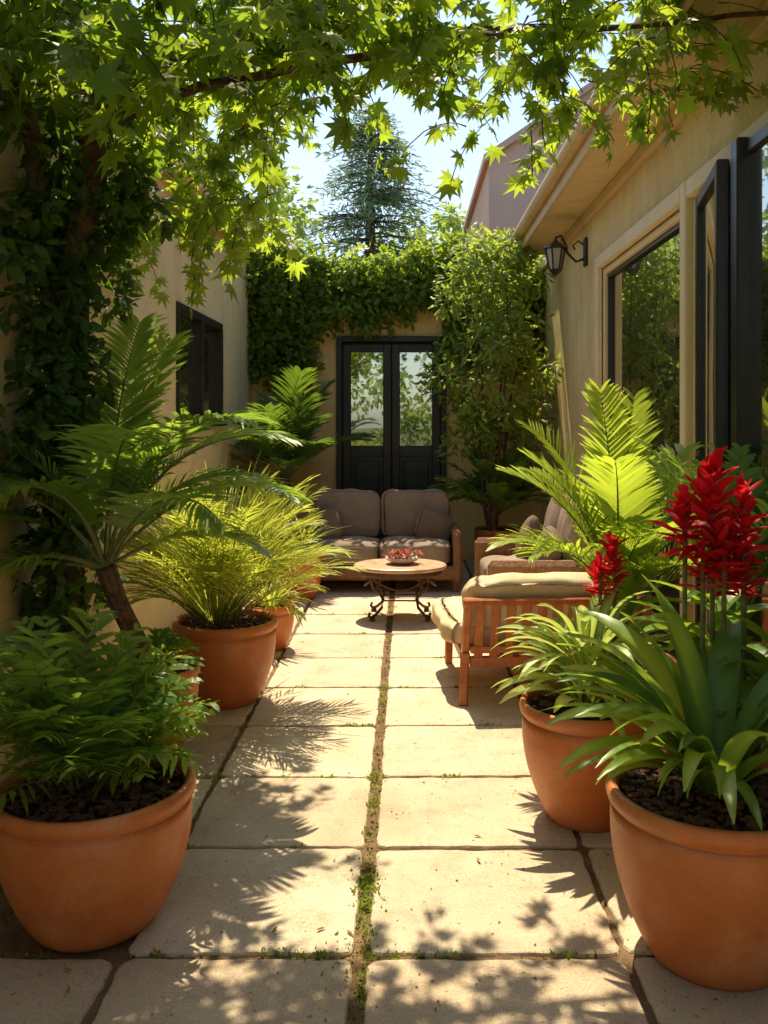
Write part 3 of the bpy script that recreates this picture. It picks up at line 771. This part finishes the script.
# ------------------------------------------------------------------ sofas
def sofa(parent,W,Dp,seatn,rotz,loc,sz=1.1):
    M4=Matrix.Translation(loc)@Matrix.Rotation(rotz,4,'Z')@Matrix.Diagonal((1,1,sz,1))
    def fr(m):
        m.box((0,0,.17),(W-.02,Dp-.02,.12),0,bev=.02)
        for sx in(-1,1):
            m.box((sx*(W/2-.05),-.02,.31),(.09,Dp-.04,.46),0,bev=.03)
            for sy in(-1,1): m.box((sx*(W/2-.07),sy*(Dp/2-.08),.06),(.05,.05,.12),0,bev=.006)
        m.box((0,Dp/2-.04,.42),(W-.18,.07,.62),0,bev=.02)
    def cu(m):
        w=(W-.20)/seatn
        for k in range(seatn):
            x=-W/2+.10+w*(k+.5)
            m.cushion((x,-.06,.335),(w*.985,Dp-.18,.20),0,k=7,puff=.18,wr=.014)
            m.cushion((x,Dp/2-.17,.63),(w*.985,.46,.20),0,Matrix.Rotation(78*R,3,'X'),k=6,puff=.3,wr=.014)
    def pi(m):
        m.cushion((-W/2+.26,.0,.53),(.36,.34,.13),0,Matrix.Rotation(-.5,3,'Y')@Matrix.Rotation(68*R,3,'X'),k=3.5,puff=.7)
        m.cushion((W/2-.28,.03,.53),(.38,.34,.13),0,Matrix.Rotation(.35,3,'Y')@Matrix.Rotation(66*R,3,'X'),k=3.5,puff=.7)
    for nm,mt,fn in(('frame','wicker',fr),('cushions','fabric',cu),('pillows','fabric_d',pi)):
        m=MB();fn(m);o=m.obj(nm,[M[mt]],nm!='frame',parent);o.matrix_local=M4
s1=empty('patio_sofa'); sofa(s1,1.66,.86,2,0,(-.28,9.25,0),1.12)
s2=empty('patio_sofa'); sofa(s2,1.36,.86,2,-math.pi/2,(1.02,7.20,0),1.25)

# coffee table
ct=empty('coffee_table');tx,ty=-.06,7.80
def f(m):
    m.lathe([(0,.455),(.385,.455),(.40,.448),(.405,.435),(.395,.42),(.37,.415),(0,.415)],(tx,ty,0),56,0,0,.5,1,.82)
part('tabletop',[M['tablewood']],ct,f)
def f(m):
    m.lathe([(.36,.414),(.365,.39),(.36,.365),(.345,.365),(.345,.414)],(tx,ty,0),48,0,0,.5,1,.82)
    for k in range(4):
        a=math.pi/4+k*math.pi/2;ux,uy=math.cos(a),math.sin(a)*.85
        prof=[(.33,.39),(.345,.34),(.32,.28),(.25,.23),(.20,.17),(.22,.10),(.29,.05),(.35,.03),(.37,.05),(.355,.075)]
        m.tube([(tx+ux*r,ty+uy*r,z) for r,z in prof],.013,8)
        prof=[(.30,.36),(.24,.33),(.22,.29),(.25,.26),(.28,.28),(.27,.31)]
        m.tube([(tx+ux*r,ty+uy*r,z) for r,z in prof],.008,6)
        m.lathe([(0,0),(.022,0),(.026,.012),(.02,.03),(0,.034)],(tx+ux*.33,ty+uy*.33,0),10)
        b=a+math.pi/2; m.tube([(tx+math.cos(a+(b-a)*q/8)*.21*(1-.3*math.sin(math.pi*q/8)),ty+math.sin(a+(b-a)*q/8)*.18*(1-.3*math.sin(math.pi*q/8)),.16) for q in range(9)],.008,6)
        m.tube([(tx+math.cos(a+(b-a)*q/8)*.31,ty+math.sin(a+(b-a)*q/8)*.26,.36-.09*math.sin(math.pi*q/8)) for q in range(9)],.008,6)
part('legs',[M['iron']],ct,f,True)
fb=empty('flower_bowl')
part('bowl',[M['bowl']],fb,lambda m:m.lathe([(0,0),(.07,0),(.13,.03),(.15,.055),(.142,.055),(.12,.035),(0,.03)],(tx+.02,ty,.457),28,0,0),True)
m=MB();n=190
P=np.column_stack([rng.normal(tx+.02,.065,n),rng.normal(ty,.05,n),.50+rng.random(n)*.07])
scatter(m,OVAL,P,rnd(n)+[0,0,.8],rnd(n)+[0,0,1],rng.uniform(.025,.05,n),0);
scatter(m,OVAL,P[:70],rnd(70),rnd(70)+[0,0,1],rng.uniform(.03,.055,70),1)
m.obj('flowers',[L['pink'],L['ivydark']],parent=fb)

# ------------------------------------------------------------------ wooden lounge chair (back to viewer)
wb=empty('wooden_lounge_chair')
rz=Matrix.Translation((.86,5.90,0))@Matrix.Rotation(4*R,4,'Z')@Matrix.Diagonal((1,1,.90,1))
W=1.08
def f(m):
    for sx in(-1,1):
        x=sx*W/2
        m.beam((x-.02*-sx,-.50,.0),(x,-.42,.34),.05,.06,bev=.006)
        m.beam((x,-.42,.32),(x,-.56,.70),.045,.06,bev=.006)
        m.beam((x+.0,.44,.0),(x,.40,.34),.05,.06,bev=.006)
        m.beam((x,-.47,.30),(x,.46,.33),.05,.075,bev=.008)
    m.beam((-W/2+.026,-.44,.27),(W/2-.026,-.44,.27),.04,.07,bev=.006)
    m.beam((-W/2+.026,.42,.31),(W/2-.026,.42,.31),.04,.07,bev=.006)
    m.beam((-W/2-.03,-.565,.70),(W/2+.03,-.565,.70),.07,.045,bev=.01)
    m.beam((-W/2+.026,-.47,.36),(W/2-.026,-.47,.36),.03,.05,bev=.006)
    n=11
    for k in range(n):
        x=-W/2+.075+(W-.15)*k/(n-1)
        m.beam((x,-.448,.30),(x,-.556,.68),.052,.018,bev=.004)
    for k in range(7): m.beam((-W/2+.03,-.34+.12*k,.335),(W/2-.03,-.34+.12*k,.335),.07,.02,bev=.004)
o=part('frame',[M['wood']],wb,f);o.matrix_local=rz
def f(m):
    m.cushion((-.06,.06,.43),(W+.14,.92,.19),0,k=6,puff=.15,wr=.018)
    m.cushion((.0,-.43,.67),(W+.02,.38,.18),0,Matrix.Rotation(-70*R,3,'X'),k=5,puff=.3,wr=.018)
o=part('cushions',[M['beige']],wb,f,True);o.matrix_local=rz

# ------------------------------------------------------------------ light, sky, camera
EL,AZ=62*R,-8*R
w=bpy.data.worlds.new('World');scene.world=w;w.use_nodes=True;nt=w.node_tree;nt.nodes.clear()
sk=nt.nodes.new('ShaderNodeTexSky');sk.sky_type='NISHITA';sk.sun_disc=False;sk.sun_elevation=EL;sk.sun_rotation=AZ
sk.air_density=1.0;sk.dust_density=1.2;sk.ozone_density=.7
bg=nt.nodes.new('ShaderNodeBackground');bg.inputs['Strength'].default_value=.235
ow=nt.nodes.new('ShaderNodeOutputWorld');nt.links.new(sk.outputs[0],bg.inputs[0]);nt.links.new(bg.outputs[0],ow.inputs[0])
sd=bpy.data.lights.new('sun','SUN');sd.energy=8;sd.angle=.5*R;sd.color=(1,.87,.62)
so=bpy.data.objects.new('sun',sd);col.objects.link(so)
Dv=Vector((math.sin(AZ)*math.cos(EL),math.cos(AZ)*math.cos(EL),math.sin(EL)))
so.rotation_euler=Dv.to_track_quat('Z','Y').to_euler();so.location=Dv*20
cd=bpy.data.cameras.new('camera');cd.sensor_fit='VERTICAL';cd.sensor_height=36;cd.lens=36*900/1024
cd.shift_x=-23/1024;cd.shift_y=-92/1024;cd.clip_start=.05;cd.clip_end=1000
co=bpy.data.objects.new('camera',cd);col.objects.link(co);co.location=(0,0,1.7);co.rotation_euler=(90*R,0,0)
scene.camera=co
scene.view_settings.view_transform='Standard';scene.view_settings.look='None';scene.view_settings.exposure=0
